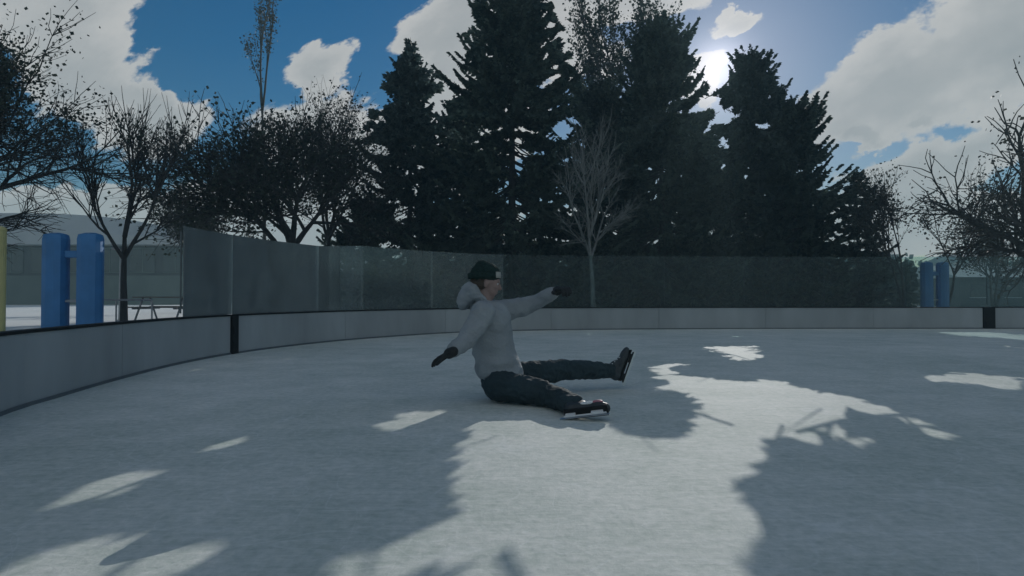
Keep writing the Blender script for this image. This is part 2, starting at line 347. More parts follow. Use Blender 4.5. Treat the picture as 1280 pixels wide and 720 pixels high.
# ------------------------------------------------------------------ buildings and street things behind
M_ROOF = mat('snowy_metal_roof', (.42, .44, .45), .7, .1, .35, .2, 3)
M_WALLD = mat('dark_cladding', (.05, .055, .06), .6, .25, .6)
M_WALLG = mat('pale_render', (.10, .125, .115), .8, .12, .5)
M_PINK = mat('pinkish_render', (.62, .52, .52), .8, .08, .4)
M_WIN = mat('window_glass', (.015, .025, .032), .12, .3, .8, spec=.6)
def pavilion():
    Y = 62; a = at(-260, 372, Y); b = at(236, 372, Y)
    root = empty('pavilion', ((a.x + b.x) / 2, Y, 0), 'long low pavilion with pale curved roof and dark glazed front behind the blue pillars', 'building')
    root.scale.z = 1.2
    W = b.x - a.x; bm = bmesh.new(); box(bm, (0, 6, 1.2), (W, 12, 2.5)); bm_obj('wall', bm, M_WALLG, root)
    bm = bmesh.new(); box(bm, (0, 6.2, 3.7), (W - .6, 11.4, 2.5)); bm_obj('upper_wall', bm, M_WALLD, root)
    bm = bmesh.new(); n = 22; R0 = []
    for i in range(n + 1):
        x = -W / 2 - 1.5 + (W + 3) * i / n; t = (x / (W / 2 + 1.5)); z = 5.3 + 2.6 * max(0, 1 - abs(t) ** 2.6) ** .8
        R0.append([bm.verts.new((x, -1.2, 5.0)), bm.verts.new((x, 13, 5.0)), bm.verts.new((x, 11, z)), bm.verts.new((x, 1.2, z)), bm.verts.new((x, -1.2, 5.3 + (z - 5.3) * .25))])
    for p, q in zip(R0, R0[1:]):
        for k in range(5): bm.faces.new((p[k], p[(k + 1) % 5], q[(k + 1) % 5], q[k]))
    bm.faces.new(R0[0]); bm.faces.new(R0[-1][::-1]); bm_obj('roof', bm, M_ROOF, root)
    k = int(W / 3.1)
    for i in range(k):
        x = -W / 2 + 1.6 + i * (W - 3.2) / (k - 1)
        bm = bmesh.new(); box(bm, (x, .44, 3.75), (2.5, .06, 2.0)); w = bm_obj('window', bm, M_WIN, root)
        bm = bmesh.new(); box(bm, (x, .40, 3.75), (.08, .04, 2.0)); box(bm, (x, .40, 4.78), (2.5, .05, .07)); box(bm, (x, .40, 2.72), (2.5, .05, .07)); bm_obj('window_frame', bm, M_WALLG, w)
pavilion()
def hall(u0, u1, Y, ztop, depth, m, label, roof=.5, rows=1):
    a, b = at(u0, 372, Y).x, at(u1, 372, Y).x; W = b - a
    root = empty('building', ((a + b) / 2, Y, 0), label, 'building')
    bm = bmesh.new(); box(bm, (0, depth / 2, ztop / 2), (W, depth, ztop)); bm_obj('wall', bm, m, root)
    bm = bmesh.new()
    f = [bm.verts.new(p) for p in ((-W / 2 - .4, -.5, ztop + .003), (W / 2 + .4, -.5, ztop + .003), (W / 2 + .4, depth / 2, ztop + roof * 2), (-W / 2 - .4, depth / 2, ztop + roof * 2), (-W / 2 - .4, depth + .5, ztop + .003), (W / 2 + .4, depth + .5, ztop + .003))]
    for q in ((0, 1, 2, 3), (3, 2, 5, 4), (0, 3, 4), (1, 5, 2), (0, 4, 5, 1)): bm.faces.new([f[i] for i in q])
    bm_obj('roof', bm, M_ROOF, root)
    k = max(2, int(W / 2.6))
    for r in range(rows):
        for i in range(k):
            x = -W / 2 + W * (i + .5) / k; z = ztop * (r + .55) / rows
            bm = bmesh.new(); box(bm, (x, -.02, z), (1.1, .06, ztop / rows * .45)); w = bm_obj('window', bm, M_WIN, root)
            bm = bmesh.new(); box(bm, (x, -.05, z - ztop / rows * .245), (1.3, .12, .06)); bm_obj('sill', bm, M_ROOF, w)
hall(1212, 1252, 95, 6.5, 10, M_PINK, 'small pinkish building with pale roof far off at right, behind the branches', .7, 2)
hall(1200, 1420, 48, 2.3, 8, M_WALLD, 'long low dark hall with snowy roof behind the right end of the rink', .55)
hall(382, 455, 47, 2.7, 6, M_WALLG, 'added pale shelter behind the scratched glass, standing in for pale reflected strips', .5)  # pale block added in place of upright reflections in the glass

def pylon(u0, u1, vt, Y, label, cross=True):
    a, b = at(u0, vt, Y), at(u1, vt, Y); H = a.z; w = (b.x - a.x) * .385; dx = (b.x - a.x) / 2
    root = empty('blue_arch', ((a.x + b.x) / 2, Y, -.03), label, 'gate arch', 'blue steel arches beside the rink')
    for s in (-1, 1):
        bm = bmesh.new(); gset = box(bm, (s * (dx - w / 2), 0, (H + .03) / 2), (w, .32, H + .03), 0, .13); bm_obj('pillar', bm, M_BLUE, root)
    bm = bmesh.new(); box(bm, (0, 0, H * .80), (dx * 2 - 2 * w - .004, .16, .14), 0, .02); bm_obj('crossbar', bm, M_BLUE, root)
    bm = bmesh.new(); box(bm, (0, -.02, H * .335), (dx * 2 - 2 * w - .004, .05, .05), 0, .01); bm_obj('lower_bar', bm, M_STEEL, root)
    for s in (-1, 1):
        bm = bmesh.new(); box(bm, (s * (dx - w / 2), 0, .045), (w + .1, .42, .03), 0, .008); bm_obj('foot_plate', bm, M_STEEL, root)
pylon(57, 127, 291, 12.0, 'blue steel arch of two thick pillars beside the rink at left')
pylon(1152, 1184, 327, 21, 'smaller blue steel arch beyond the far boards at right')

def rail(u0, u1, Y, label):
    a, b = at(u0, 378, Y), at(u1, 378, Y); root = empty('handrail', (a.x, Y, -.03), label, 'handrail'); L_ = b.x - a.x; h = .68
    bm = bmesh.new(); cyl(bm, (0, 0, h), (L_, 0, h), .02); bm_obj('rail', bm, M_STEEL, root)
    for i in range(4):
        bm = bmesh.new(); cyl(bm, (L_ * i / 3, 0, 0), (L_ * i / 3, 0, h - .015), .018); bm_obj('post', bm, M_STEEL, root)
rail(56, 190, 13.2, 'low grey steel handrail behind the left blue arch')
def yellow_post():
    p = at(-1, 372, 8.0); root = empty('yellow_post', (p.x, 8.0, -.03), 'pale yellow post cut by the left edge of the picture', 'post')
    bm = bmesh.new(); cyl(bm, (0, 0, 0), (0, 0, 1.62), .07, .07, 16); bm_obj('shaft', bm, M_YEL, root)
    bm = bmesh.new(); ball(bm, (0, 0, 1.62), (.075, .075, .05)); bm_obj('post_cap', bm, M_YEL, root, True)
yellow_post()
def lamp_post(u, Y, H, label):
    p = at(u, 372, Y); root = empty('lamp_post', (p.x, Y, -.03), label, 'lamp post')
    bm = bmesh.new(); cyl(bm, (0, 0, 0), (0, 0, H), .06, .035, 12); bm_obj('pole', bm, M_STEEL, root)
    bm = bmesh.new(); box(bm, (0, -.05, H + .03), (.22, .42, .07), 0, .02); bm_obj('lamp_head', bm, M_STEEL, root)
    bm = bmesh.new(); cyl(bm, (0, 0, 0), (0, 0, .12), .14, .1, 12); bm_obj('base', bm, M_STEEL, root)
lamp_post(151, 17, 2.05, 'thin grey green post just left of the bare tree trunk')
M_WOOD = mat('bench_wood', (.16, .15, .14), .8, .25, 6, .2, 20, stretch=(.3, 1, 1))
def picnic(u, Y, label):
    p = at(u, 372, Y); root = empty('picnic_table', (p.x, Y, -.03), label, 'picnic table')
    bm = bmesh.new()
    for i in range(4): box(bm, (0, -.27 + i * .18, .74), (1.7, .165, .04), 0, .005)
    bm_obj('table_top', bm, M_WOOD, root)
    for s in (-1, 1):
        bm = bmesh.new(); box(bm, (0, s * .65, .44), (1.7, .24, .04), 0, .005); bm_obj('bench', bm, M_WOOD, root)
    for s in (-1, 1):
        bm = bmesh.new()
        for q in (-1, 1): cyl(bm, (s * .62, q * .6, 0), (s * .62, q * .18, .72), .03)
        cyl(bm, (s * .62, -.7, .40), (s * .62, .7, .40), .028); bm_obj('leg_frame', bm, M_STEEL, root)
picnic(208, 19, 'wooden picnic table on snow left of the scratched glass')

# ------------------------------------------------------------------ sun patches on the ice (gaps for them are cut into the crowns)
LIT = [
 [(838,452),(850,456),(846,470),(880,472),(900,476),(960,474),(1010,484),(1040,490),(1100,505),(1160,526),(1222,550),(1200,553),(1130,530),(1075,512),(1040,505),(1060,535),(1100,556),(1085,560),(1040,540),(1010,520),(1000,530),(1020,555),(975,545),(955,560),(990,585),(950,585),(925,600),(945,640),(948,690),(925,690),(900,680),(925,760),(690,760),(668,708),(600,696),(530,705),(480,740),(330,760),(430,700),(520,662),(560,640),(590,612),(545,616),(590,598),(545,598),(585,578),(535,572),(580,562),(550,556),(600,540),(560,530),(540,516),(600,512),(640,512),(690,520),(740,524),(770,520),(765,540),(820,550),(850,548),(880,572),(886,566),(862,540),(875,510),(865,492),(830,486),(815,472),(822,455)],
 [(866,432),(895,434),(938,430),(955,446),(935,453),(905,446),(880,436)],
 [(1165,465),(1200,464),(1250,470),(1290,474),(1290,492),(1255,486),(1200,478),(1160,480)],
 [(1170,414),(1230,415),(1290,419),(1290,424),(1230,421),(1175,417)],
 [(1245,431),(1290,434),(1290,438)],
 [(20,640),(90,608),(160,584),(214,580),(204,602),(130,619),(60,644)],
 [(210,576),(260,553),(318,540),(322,553),(262,573)],
 [(335,535),(378,526),(384,536),(342,545)],
 [(455,536),(500,515),(545,510),(540,526),(490,540)],
 [(-60,740),(30,690),(120,672),(200,668),(230,676),(300,674),(290,692),(200,730),(150,760),(-60,760)],
]
LITG = [np.array([ground(u, v).to_2d()[:] for u, v in poly]) for poly in LIT]
def in_poly(P, poly):
    x, y = P[:, 0], P[:, 1]; ins = np.zeros(len(P), bool); n = len(poly)
    for i in range(n):
        x0, y0 = poly[i]; x1, y1 = poly[(i + 1) % n]
        if y0 == y1: continue
        c = ((y0 > y) != (y1 > y)) & (x < (x1 - x0) * (y - y0) / (y1 - y0) + x0); ins ^= c
    return ins
S3 = np.array(SUN)
def sunlit_path(P):
    """True for points whose shadow would land in a patch the photograph shows sunlit"""
    G = P - (P[:, 2] / S3[2])[:, None] * S3[None, :]
    w_ = np.array([S3[0], S3[1]]) / np.hypot(S3[0], S3[1]); a_ = G[:, 0] * w_[0] + G[:, 1] * w_[1]; p_ = G[:, 0] * w_[1] - G[:, 1] * w_[0]
    sh = (np.sin(a_ * 17 + 2.5 * np.sin(a_ * 4.3) + p_ * 3) + .7 * np.sin(a_ * 37 + p_ * 6)) * .018 * np.clip(a_, 1, 9)
    G[:, 0] += sh * w_[1]; G[:, 1] -= sh * w_[0]
    ins = np.zeros(len(P), bool)
    for poly in LITG: ins |= in_poly(G[:, :2], poly)
    px, py = pix(P)      # crowns also cut open where the sun itself is seen
    ins |= (((px - 896) / 15) ** 2 + ((py - 90) / 20) ** 2 < 1) & (P[:, 1] > 10)
    return ins

# ------------------------------------------------------------------ trees
def tubes(segs, sides=5):
    """segs: list of (p0, p1, r0, r1) -> verts, quads"""
    A = np.array([s[0] for s in segs], float); B = np.array([s[1] for s in segs], float)
    r0 = np.array([s[2] for s in segs]); r1 = np.array([s[3] for s in segs])
    D = B - A; D /= np.maximum(np.linalg.norm(D, axis=1), 1e-6)[:, None]
    ref = np.where(np.abs(D[:, 2:3]) > .9, [[1., 0, 0]], [[0, 0, 1.]])
    X = np.cross(D, ref); X /= np.linalg.norm(X, axis=1)[:, None]; Yv = np.cross(D, X)
    V = np.zeros((len(segs), 2 * sides, 3))
    for k in range(sides):
        a = 2 * math.pi * k / sides; d = X * math.cos(a) + Yv * math.sin(a)
        V[:, k] = A + d * r0[:, None]; V[:, sides + k] = B + d * r1[:, None]
    base = (np.arange(len(segs)) * 2 * sides)[:, None]
    Fq = np.concatenate([base + np.array([[k, (k + 1) % sides, sides + (k + 1) % sides, sides + k]]) for k in range(sides)])
    return V.reshape(-1, 3), Fq
def blades(P, D, Wd, Ln, wid, rng):
    """elongated diamond quads at P along D with width vector Wd"""
    n = len(P); V = np.zeros((n, 4, 3))
    V[:, 0] = P; V[:, 1] = P + D * (Ln * .45)[:, None] + Wd * wid[:, None]
    V[:, 2] = P + D * Ln[:, None]; V[:, 3] = P + D * (Ln * .45)[:, None] - Wd * wid[:, None]
    return V.reshape(-1, 3), np.arange(4 * n).reshape(n, 4)
def unit(a): return a / np.maximum(np.linalg.norm(a, axis=1), 1e-9)[:, None]

def spruce(x, y, H, Rb, seed, label, m=M_NEED, group='spruces beyond the rink', z0=.5, dens=1.0, lean=0, power=.85, sil=None, nfill=9000, fthr=-.55):
    rng = np.random.default_rng(seed)
    root = empty('spruce_tree', (x, y, -.03), label, 'spruce', group)
    segs = []; P = []; D = []; WL = []; LN = []; WD = []
    n = 18
    tp = lambda z: np.array([lean * (z / H) ** 1.5, 0, z])
    for i in range(n):
        a, b = H * i / n, H * (i + 1) / n
        segs.append((tp(a), tp(b), .024 * H * (1 - .93 * i / n) * .6, .024 * H * (1 - .93 * (i + 1) / n) * .6))
    z = z0; az = rng.uniform(0, 6.28)
    while z < H - .15:
        t = z / H
        Lz = Rb * (1 - t) ** power
        Lz *= (1 + .22 * math.sin(z * 2.1 + seed) * (1 if t > .35 else .5))
        nb = int(round((6 if t > .75 else 9) * dens))
        for b in range(nb):
            az += 2.399 + rng.uniform(-.3, .3)
            L0 = max(.18, Lz * rng.uniform(.62, 1.18)); 
            if rng.random() < .06: L0 *= .4
            zz = z + rng.uniform(-.09, .09)
            slope = .55 * (t ** 2) * 1.1 - .25 * (1 - t)
            ca, sa = math.cos(az), math.sin(az); d0 = np.array([ca, sa, 0]); side = np.array([-sa, ca, 0])
            k = max(3, int(L0 / .16)); ts = np.linspace(0, 1, k + 1)
            rise = slope * L0
            C = tp(zz)[None, :] + d0[None, :] * (ts * L0)[:, None]
            C[:, 2] += rise * ts - .16 * L0 * np.sin(ts * math.pi * .8) + .22 * L0 * ts ** 3
            for i in range(0, k, 2):
                j = min(i + 2, k); r = .008 * L0 + .004
                segs.append((C[i], C[j], r * (1 - ts[i]) + .004, r * (1 - ts[j]) + .003))
            # sprigs along the branch, both sides, hanging ones and a tip
            start = .12 if t > .6 else .28
            q = rng.uniform(start, 1, int(54 * L0 * dens) + 8)
            Q = np.stack([np.interp(q, ts, C[:, c]) for c in range(3)], 1)
            sg = rng.choice([-1, 1], len(q))
            ln = (.16 + .30 * (1 - q) * min(1, L0 / 1.2)) * rng.uniform(.6, 1.25, len(q))
            dd = unit(d0[None, :] * rng.uniform(.5, 1.1, len(q))[:, None] + side[None, :] * (sg * rng.uniform(.3, 1.1, len(q)))[:, None] + np.array([[0, 0, 1]]) * rng.uniform(-.75, .22, len(q))[:, None])
            tipq = q > .88; dd[tipq] = unit(dd[tipq] * .4 + d0 + np.array([0, 0, .35]))
            P.append(Q); D.append(dd); LN.append(ln)
        z += rng.uniform(.30, .44) / (.8 + .2 * dens) * (1 if t < .8 else .7)
    # leader
    q = rng.uniform(H - .9, H, 60); P.append(np.stack([np.full(60, lean), np.zeros(60), q], 1)); a = rng.uniform(0, 6.28, 60)
    D.append(unit(np.stack([np.cos(a), np.sin(a), rng.uniform(.4, 1.6, 60)], 1))); LN.append(np.clip((H - q) * .5, .06, .3))
    if sil:       # loose uneven sprigs added inside the outline, thickening the cast shadow
        S = np.array(sil, float); u0, v0 = S.min(0); u1, v1 = S.max(0); q = rng.uniform((u0, v0), (u1, v1), (nfill * 4, 2)); q = q[in_poly(q, S)]; qn = np.sin(q[:, 0] * .21 + 2 * np.sin(q[:, 1] * .13 + seed)) + np.sin(q[:, 1] * .36 + 1.7 * np.sin(q[:, 0] * .11)); q = q[qn > fthr][:nfill]
        wt = np.clip(1 - ((q[:, 1] - v0) / (v1 - v0)), 0, 1); q = q + 0
        yy = y + rng.normal(0, 1, len(q)) * (.25 + 1.0 * (1 - wt)); c_, s_ = math.cos(PITCH), math.sin(PITCH)
        rx = (q[:, 0] - CX) / F; rz = -(q[:, 1] - CY) / F; ry = c_ - rz * s_; rzz = s_ + rz * c_
        Q = np.stack([rx / ry * yy - x, yy - y, CAMH + .03 + rzz / ry * yy], 1)
        out = Q * np.array([1, 1, 0]) + rng.normal(0, .35, Q.shape) + np.array([0, 0, -.25]); P.append(Q); D.append(unit(out)); LN.append(rng.uniform(.14, .38, len(q)))
    P, D, LN = np.concatenate(P), np.concatenate(D), np.concatenate(LN)
    # two crossed blades per sprig
    P2 = np.concatenate([P, P + D * (LN * .25)[:, None]]); D2 = np.concatenate([D, unit(D + rng.normal(0, .38, D.shape))]); L2 = np.concatenate([LN, LN * .8])
    W2 = unit(np.cross(D2, rng.normal(0, 1, D2.shape))); wd = L2 * rng.uniform(.18, .30, len(L2)) + .010
    O = np.array([x, y, -.03]); keep = ~(sunlit_path(P2 + D2 * (L2 * .15)[:, None] + O) | sunlit_path(P2 + D2 * (L2 * .5)[:, None] + O) | sunlit_path(P2 + D2 * (L2 * .85)[:, None] + O) | sunlit_path(P2 + D2 * (L2 * .45)[:, None] + W2 * (wd * .8)[:, None] + O) | sunlit_path(P2 + D2 * (L2 * .45)[:, None] - W2 * (wd * .8)[:, None] + O))
    P2, D2, L2, W2, wd = P2[keep], D2[keep], L2[keep], W2[keep], wd[keep]
    V, Fq = blades(P2, D2, W2, L2, wd, rng); np_mesh('crown', V, Fq, 4, m, root)
    # drop branch pieces lying in a gap too
    mid = np.array([(np.array(s[0]) + np.array(s[1])) / 2 for s in segs]) + np.array([x, y, 0]); kp = ~sunlit_path(mid); kp[:n] = True
    segs = [s for s, f in zip(segs, kp) if f]
    V, Fq = tubes(segs, 6); np_mesh('trunk', V, Fq, 4, M_BARK, root, True)
    return root

def spruce_px(u, vtip, ubase_half, Y, seed, label, **k):
    tip = at(u, vtip, Y); H = tip.z + .03; Rb = ubase_half / F * Y
    return spruce(tip.x - k.get('lean', 0), Y, H, Rb, seed, label, **k)
spruce_px(513, 52, 118, 27.5, 11, 'shorter spruce left of the tallest one, with a narrow knobbly tip', m=M_NEED2, dens=1.0, power=.85, nfill=3500, fthr=-.1,
          sil=[(513,54),(521,64),(524,76),(517,84),(532,88),(550,94),(547,112),(536,116),(528,128),(534,140),(560,150),(566,166),(580,176),(450,180),(455,166),(468,150),(466,138),(494,130),(496,120),(481,108),(479,98),(494,92),(503,84),(499,74),(507,66)])
spruce_px(640, -95, 160, 26.0, 12, 'tallest spruce, its tip cut off by the top of the picture', dens=1.15, power=.9, nfill=6000, fthr=-.1,
          sil=[(598,-20),(690,-20),(686,20),(700,35),(694,52),(712,62),(706,80),(722,96),(716,120),(730,150),(560,150),(566,126),(588,118),(584,104),(600,98),(585,74),(594,60),(582,44),(600,34),(596,10)])
spruce_px(826, 20, 135, 29.0, 13, 'tall spruce just left of the sun', dens=1.25, power=.62, nfill=11000,
          sil=[(824,22),(829,34),(838,38),(837,50),(852,57),(851,66),(868,76),(858,84),(850,92),(858,104),(862,114),(873,124),(880,134),(893,144),(886,152),(895,166),(905,190),(770,190),(778,160),(790,128),(785,118),(800,104),(792,94),(808,78),(800,60),(813,52),(818,34)])
spruce_px(938, 67, 130, 29.5, 14, 'spruce just right of the sun, second tallest of the right hand group', m=M_NEED2, dens=1.25, power=.62, nfill=10000,
          sil=[(938,69),(945,80),(958,94),(972,97),(966,108),(978,118),(972,128),(990,142),(985,152),(1010,172),(1020,200),(880,200),(896,184),(905,168),(914,152),(908,136),(897,124),(903,112),(918,106),(914,98),(926,92),(930,80)])
spruce_px(993, 128, 100, 27.5, 15, 'broad dark spruce right of the sun with drooping right side boughs', dens=1.15, power=.52)
spruce_px(1071, 209, 58, 27.0, 16, 'smallest spruce at the right end of the row', m=M_NEED2, power=.68)
spruce_px(752, 98, 120, 32.0, 17, 'spruce hidden behind the pale bare tree', dens=1.15, power=.6)
spruce_px(575, 128, 105, 31.0, 18, 'half hidden spruce between the two left hand spruces', dens=1.1, power=.62, m=M_NEED2)
spruce_px(452, 245, 66, 29.5, 19, 'low spruce at the left end of the row', power=.6)
spruce_px(880, 168, 100, 32.0, 20, 'spruce filling the gap low between the two sun side spruces', dens=1.15, power=.5)

def deciduous(x, y, H, seed, label, name='bare_tree', cat='bare tree', stems=1, spread=.55, leaves=0, leaf_size=.07, lm=M_LEAF, bark=M_BARK, rad=.11, fork=.28, levels=5, up=.25, lean=(0, 0), group=None, twist=.25, nchild=3, first=.45, leafbox=None, shrink=.72):
    rng = np.random.default_rng(seed); root = empty(name, (x, y, -.03), label, cat, group)
    segs = []; tips = []
    def grow(p, d, L, r, lev):
        k = 4 if lev < 2 else 3
        pts = [p]; dirs = []
        for i in range(k):
            d = d + rng.normal(0, twist * .35, 3) + np.array([0, 0, up * .12]); d /= np.linalg.norm(d)
            q = pts[-1] + d * L / k; rr0 = r * (1 - .5 * i / k); rr1 = r * (1 - .5 * (i + 1) / k)
            segs.append((pts[-1], q, rr0, rr1)); pts.append(q); dirs.append(d)
        if lev >= levels - 2: tips.extend(pts[1:])
        if lev >= levels: return
        n = nchild + (rng.random() < .5) + (1 if lev >= 2 else 0)
        for c in range(n):
            i = int(rng.integers(1, k + 1)) if c else k
            if lev == 0: i = k if c == 0 else int(rng.integers(k - 1, k + 1))
            dd = dirs[i - 1]
            ax = rng.normal(0, 1, 3); ax -= dd * ax.dot(dd); ax /= np.linalg.norm(ax)
            ang = spread * rng.uniform(.5, 1.25) * (0.35 if c == 0 else 1)
            nd = dd * math.cos(ang) + ax * math.sin(ang); nd[2] += up * .3; nd /= np.linalg.norm(nd)
            grow(pts[i], nd, L * shrink * rng.uniform(.75, 1.15), r * (.5 if c else .55) * (1.15 if lev < 2 else 1), lev + 1)
    for s in range(stems):
        a = 2 * math.pi * s / stems + seed
        d = np.array([lean[0] + (.16 * math.cos(a) if stems > 1 else 0), lean[1] + (.16 * math.sin(a) if stems > 1 else 0), 1.0]); d /= np.linalg.norm(d)
        grow(np.array([.06 * math.cos(a) * (stems > 1), .06 * math.sin(a) * (stems > 1), 0]), d, H * first, rad, 0)
    zmax = max(s[1][2] for s in segs); sc = H / zmax      # scale to the wanted height
    A = [(np.array(s[0]) * sc, np.array(s[1]) * sc, max(s[2], .005), max(s[3], .004)) for s in segs]
    V, Fq = tubes(A, 5); np_mesh('trunk', V, Fq, 4, bark, root, True)
    if leaves:
        T = np.array(tips) * sc; idx = rng.integers(0, len(T), leaves); P = T[idx] + rng.normal(0, .16, (leaves, 3))
        if leafbox: P = P[leafbox(P)]
        P = P[~sunlit_path(P + np.array([x, y, 0]))]
        n = len(P); D = unit(rng.normal(0, 1, (n, 3))); W = unit(np.cross(D, rng.normal(0, 1, (n, 3))))
        ls = leaf_size * rng.uniform(.6, 1.4, n)
        V, Fq = blades(P, D, W, ls, ls * .42, rng); np_mesh('crown', V, Fq, 4, lm, root)
    return root
def dec_px(u, vtop, Y, seed, label, **k):
    t = at(u, vtop, Y); return deciduous(t.x, Y, t.z + .03, seed, label, **k)
BG = 'leafless and thin leaved trees beyond the rink'
dec_px(158, 85, 16.0, 31, 'small bare dark tree with upright twigs behind the blue arch', spread=.75, levels=4, rad=.10, up=.75, first=.35, nchild=4, shrink=.72, twist=.12, group=BG)
dec_px(345, 92, 22.0, 32, 'wide dark tree with dry leaves behind the scratched glass', name='leafy_tree', cat='tree', spread=.8, levels=5, rad=.22, up=.12, first=.30, leaves=12000, leaf_size=.11, lm=M_LEAF2, nchild=4, shrink=.80, group=BG)
dec_px(415, 95, 25.0, 52, 'thin leaved tree between the wide dark tree and the first spruce', name='leafy_tree', cat='tree', spread=.6, levels=5, rad=.13, up=.3, first=.34, leaves=6000, leaf_size=.09, nchild=3, shrink=.76, group=BG)
dec_px(333, -30, 34.0, 33, 'tall thin tree rising behind the wide dark tree', name='leafy_tree', cat='tree', spread=.2, levels=4, rad=.11, up=.7, first=.5, leaves=1400, leaf_size=.11, nchild=2, shrink=.52, group=BG)
dec_px(760, -50, 36.0, 34, 'tall birch with small leaves showing above the pale bare tree', name='leafy_tree', cat='tree', spread=.42, levels=5, rad=.18, up=.5, first=.45, leaves=9000, leaf_size=.16, lm=M_LEAF2, nchild=3, shrink=.66, group=BG)
dec_px(742, 125, 18.5, 35, 'pale bare multi stemmed tree in front of the dark spruces', spread=.62, levels=4, rad=.085, up=.16, first=.40, bark=M_PBARK, nchild=4, shrink=.66, twist=.12, group=BG)
dec_px(1128, 205, 24.0, 36, 'thin leaved sapling right of the smallest spruce', name='leafy_tree', cat='tree', stems=2, spread=.5, levels=4, rad=.06, up=.3, leaves=2600, leaf_size=.09, nchild=3, group=BG)
dec_px(1178, 200, 22.0, 37, 'leaning thin sapling near the smaller blue arch', name='leafy_tree', cat='tree', stems=1, spread=.5, levels=4, rad=.06, up=.3, leaves=1500, leaf_size=.08, nchild=3, lean=(.18, 0), group=BG)
dec_px(1285, 78, 17.0, 38, 'large bare oak leaning in from the right edge', spread=.85, levels=4, rad=.19, up=.05, first=.34, nchild=4, twist=.6, shrink=.8, leaves=2500, leaf_size=.09, group=BG)
dec_px(-135, -60, 12.0, 39, 'large tree reaching in from the upper left corner', name='leafy_tree', cat='tree', spread=.75, levels=5, rad=.16, up=.1, first=.38, leaves=30000, leaf_size=.075, lm=M_LEAF2, nchild=4, twist=.45, shrink=.78, group=BG, leafbox=lambda P: P[:, 2] > 4.5)
dec_px(262, 225, 30.0, 40, 'low bushy tree between the bare tree and the wide dark tree', name='leafy_tree', cat='tree', stems=3, spread=.6, levels=4, rad=.08, up=.2, leaves=5000, leaf_size=.12, nchild=3, group=BG)
dec_px(1242, 262, 34.0, 41, 'low bushy tree in front of the far pinkish building', name='leafy_tree', cat='tree', stems=3, spread=.6, levels=4, rad=.08, up=.2, leaves=3000, leaf_size=.11, nchild=3, group=BG)

# hedge behind the spruces, one clipped hedge and far wood
def leafmass(name, u0, u1, Y, h0, h1, depth, n, size, m, seed, label=None, cat=None, kind=None):
    rng = np.random.default_rng(seed); a, b = at(u0, 372, Y).x, at(u1, 372, Y).x
    xs = rng.uniform(a, b, n); hh = h0 + (h1 - h0) * (.5 + .5 * np.sin(xs * .55 + seed) * np.cos(xs * .23 + 2 * seed)) 
    P = np.stack([xs, Y + rng.uniform(0, depth, n), hh * rng.uniform(0, 1, n) ** .8 * rng.uniform(.9, 1.05, n)], 1)
    D = unit(rng.normal(0, 1, P.shape)); W = unit(np.cross(D, rng.normal(0, 1, P.shape))); ls = size * rng.uniform(.6, 1.4, n)
    V, Fq = blades(P, D, W, ls, ls * .45, rng); o = np_mesh(name, V, Fq, 4, m); return tag(o, label, cat, None, kind)
leafmass('hedge', 440, 1150, 36, 2.2, 2.8, 1.5, 26000, .32, M_HEDGE, 5, 'dark hedge running behind the row of spruces', 'hedge')
leafmass('distant_wood', -200, 1700, 105, 4.5, 9.5, 8, 42000, 1.0, M_HEDGE, 6, 'distant dark wood along the horizon', 'wood', 'stuff')


# ------------------------------------------------------------------ the seated skater
M_SKIN = mat('skin', (.28, .19, .165), .55, .08, 20)
M_HOOD = mat('grey_sweatshirt', (.29, .32, .34), .9, .10, 7, .5, 60, spec=.2)
M_TROU = mat('dark_teal_trousers', (.028, .048, .058), .85, .2, 6, .5, 50, spec=.2)
M_BEAN = mat('dark_green_knit', (.015, .035, .033), .95, .3, 60, .8, 90, spec=.1)
M_BAND = mat('pale_cuff', (.38, .38, .34), .85, .1, 30, .5, 80)
M_GLOV = mat('black_glove', (.014, .018, .02), .8, .3, 30, .3, 60)
M_BOOT = mat('dark_skate_boot', (.025, .035, .042), .5, .3, 14, .1, 40)
M_PINK2 = mat('pink_red_panel', (.42, .17, .20), .5, .1, 10)
M_WHT = mat('white_plastic', (.70, .72, .72), .4, .05, 10)
M_BLADE = mat('blade_steel', (.50, .52, .54), .3, .05, 20, metal=.9)
M_HAIR = mat('brown_hair', (.05, .035, .025), .8, .3, 60, .6, 120)
M_EYE = mat('eye_dark', (.02, .015, .012), .25, .1, 10)
M_EYEW = mat('eye_white', (.6, .58, .56), .3, .05, 10)

def cap(bm, a, b, ra, rb=None):
    a, b = Vector(a), Vector(b); rb = ra if rb is None else rb
    cyl(bm, a, b, ra, rb, 20); ball(bm, a, ra * .999, u=20, v=14); ball(bm, b, rb * .999, u=20, v=14)
def remesh(name, bm, m, parent, voxel=.01, smooth=5, noise=0, nscale=9, cut=None):
    me = bpy.data.meshes.new('tmp'); bm.to_mesh(me); bm.free(); o = bpy.data.objects.new('tmp', me); col.objects.link(o)
    md = o.modifiers.new('r', 'REMESH'); md.mode = 'VOXEL'; md.voxel_size = voxel; md.use_smooth_shade = True
    sm = o.modifiers.new('s', 'SMOOTH'); sm.factor = .5; sm.iterations = smooth
    dg = bpy.context.evaluated_depsgraph_get(); ev = o.evaluated_get(dg); m2 = bpy.data.meshes.new_from_object(ev)
    bpy.data.objects.remove(o); bpy.data.meshes.remove(me)
    if noise:
        from mathutils import noise as nz
        nn = [v.normal.copy() for v in m2.vertices]
        for v, q in zip(m2.vertices, nn):
            c = v.co
            w = nz.noise(Vector((c.x * nscale, c.y * nscale, c.z * nscale * 1.8))) + .5 * nz.noise(c * nscale * 2.6)
            w = -abs(w) * 1.4 + .35
            v.co = c + q * (noise * w)
    for p in m2.polygons: p.use_smooth = True
    m2.name = name; m2.materials.clear()
    m2.materials.append(m); o = bpy.data.objects.new(name, m2); return link(o, parent)

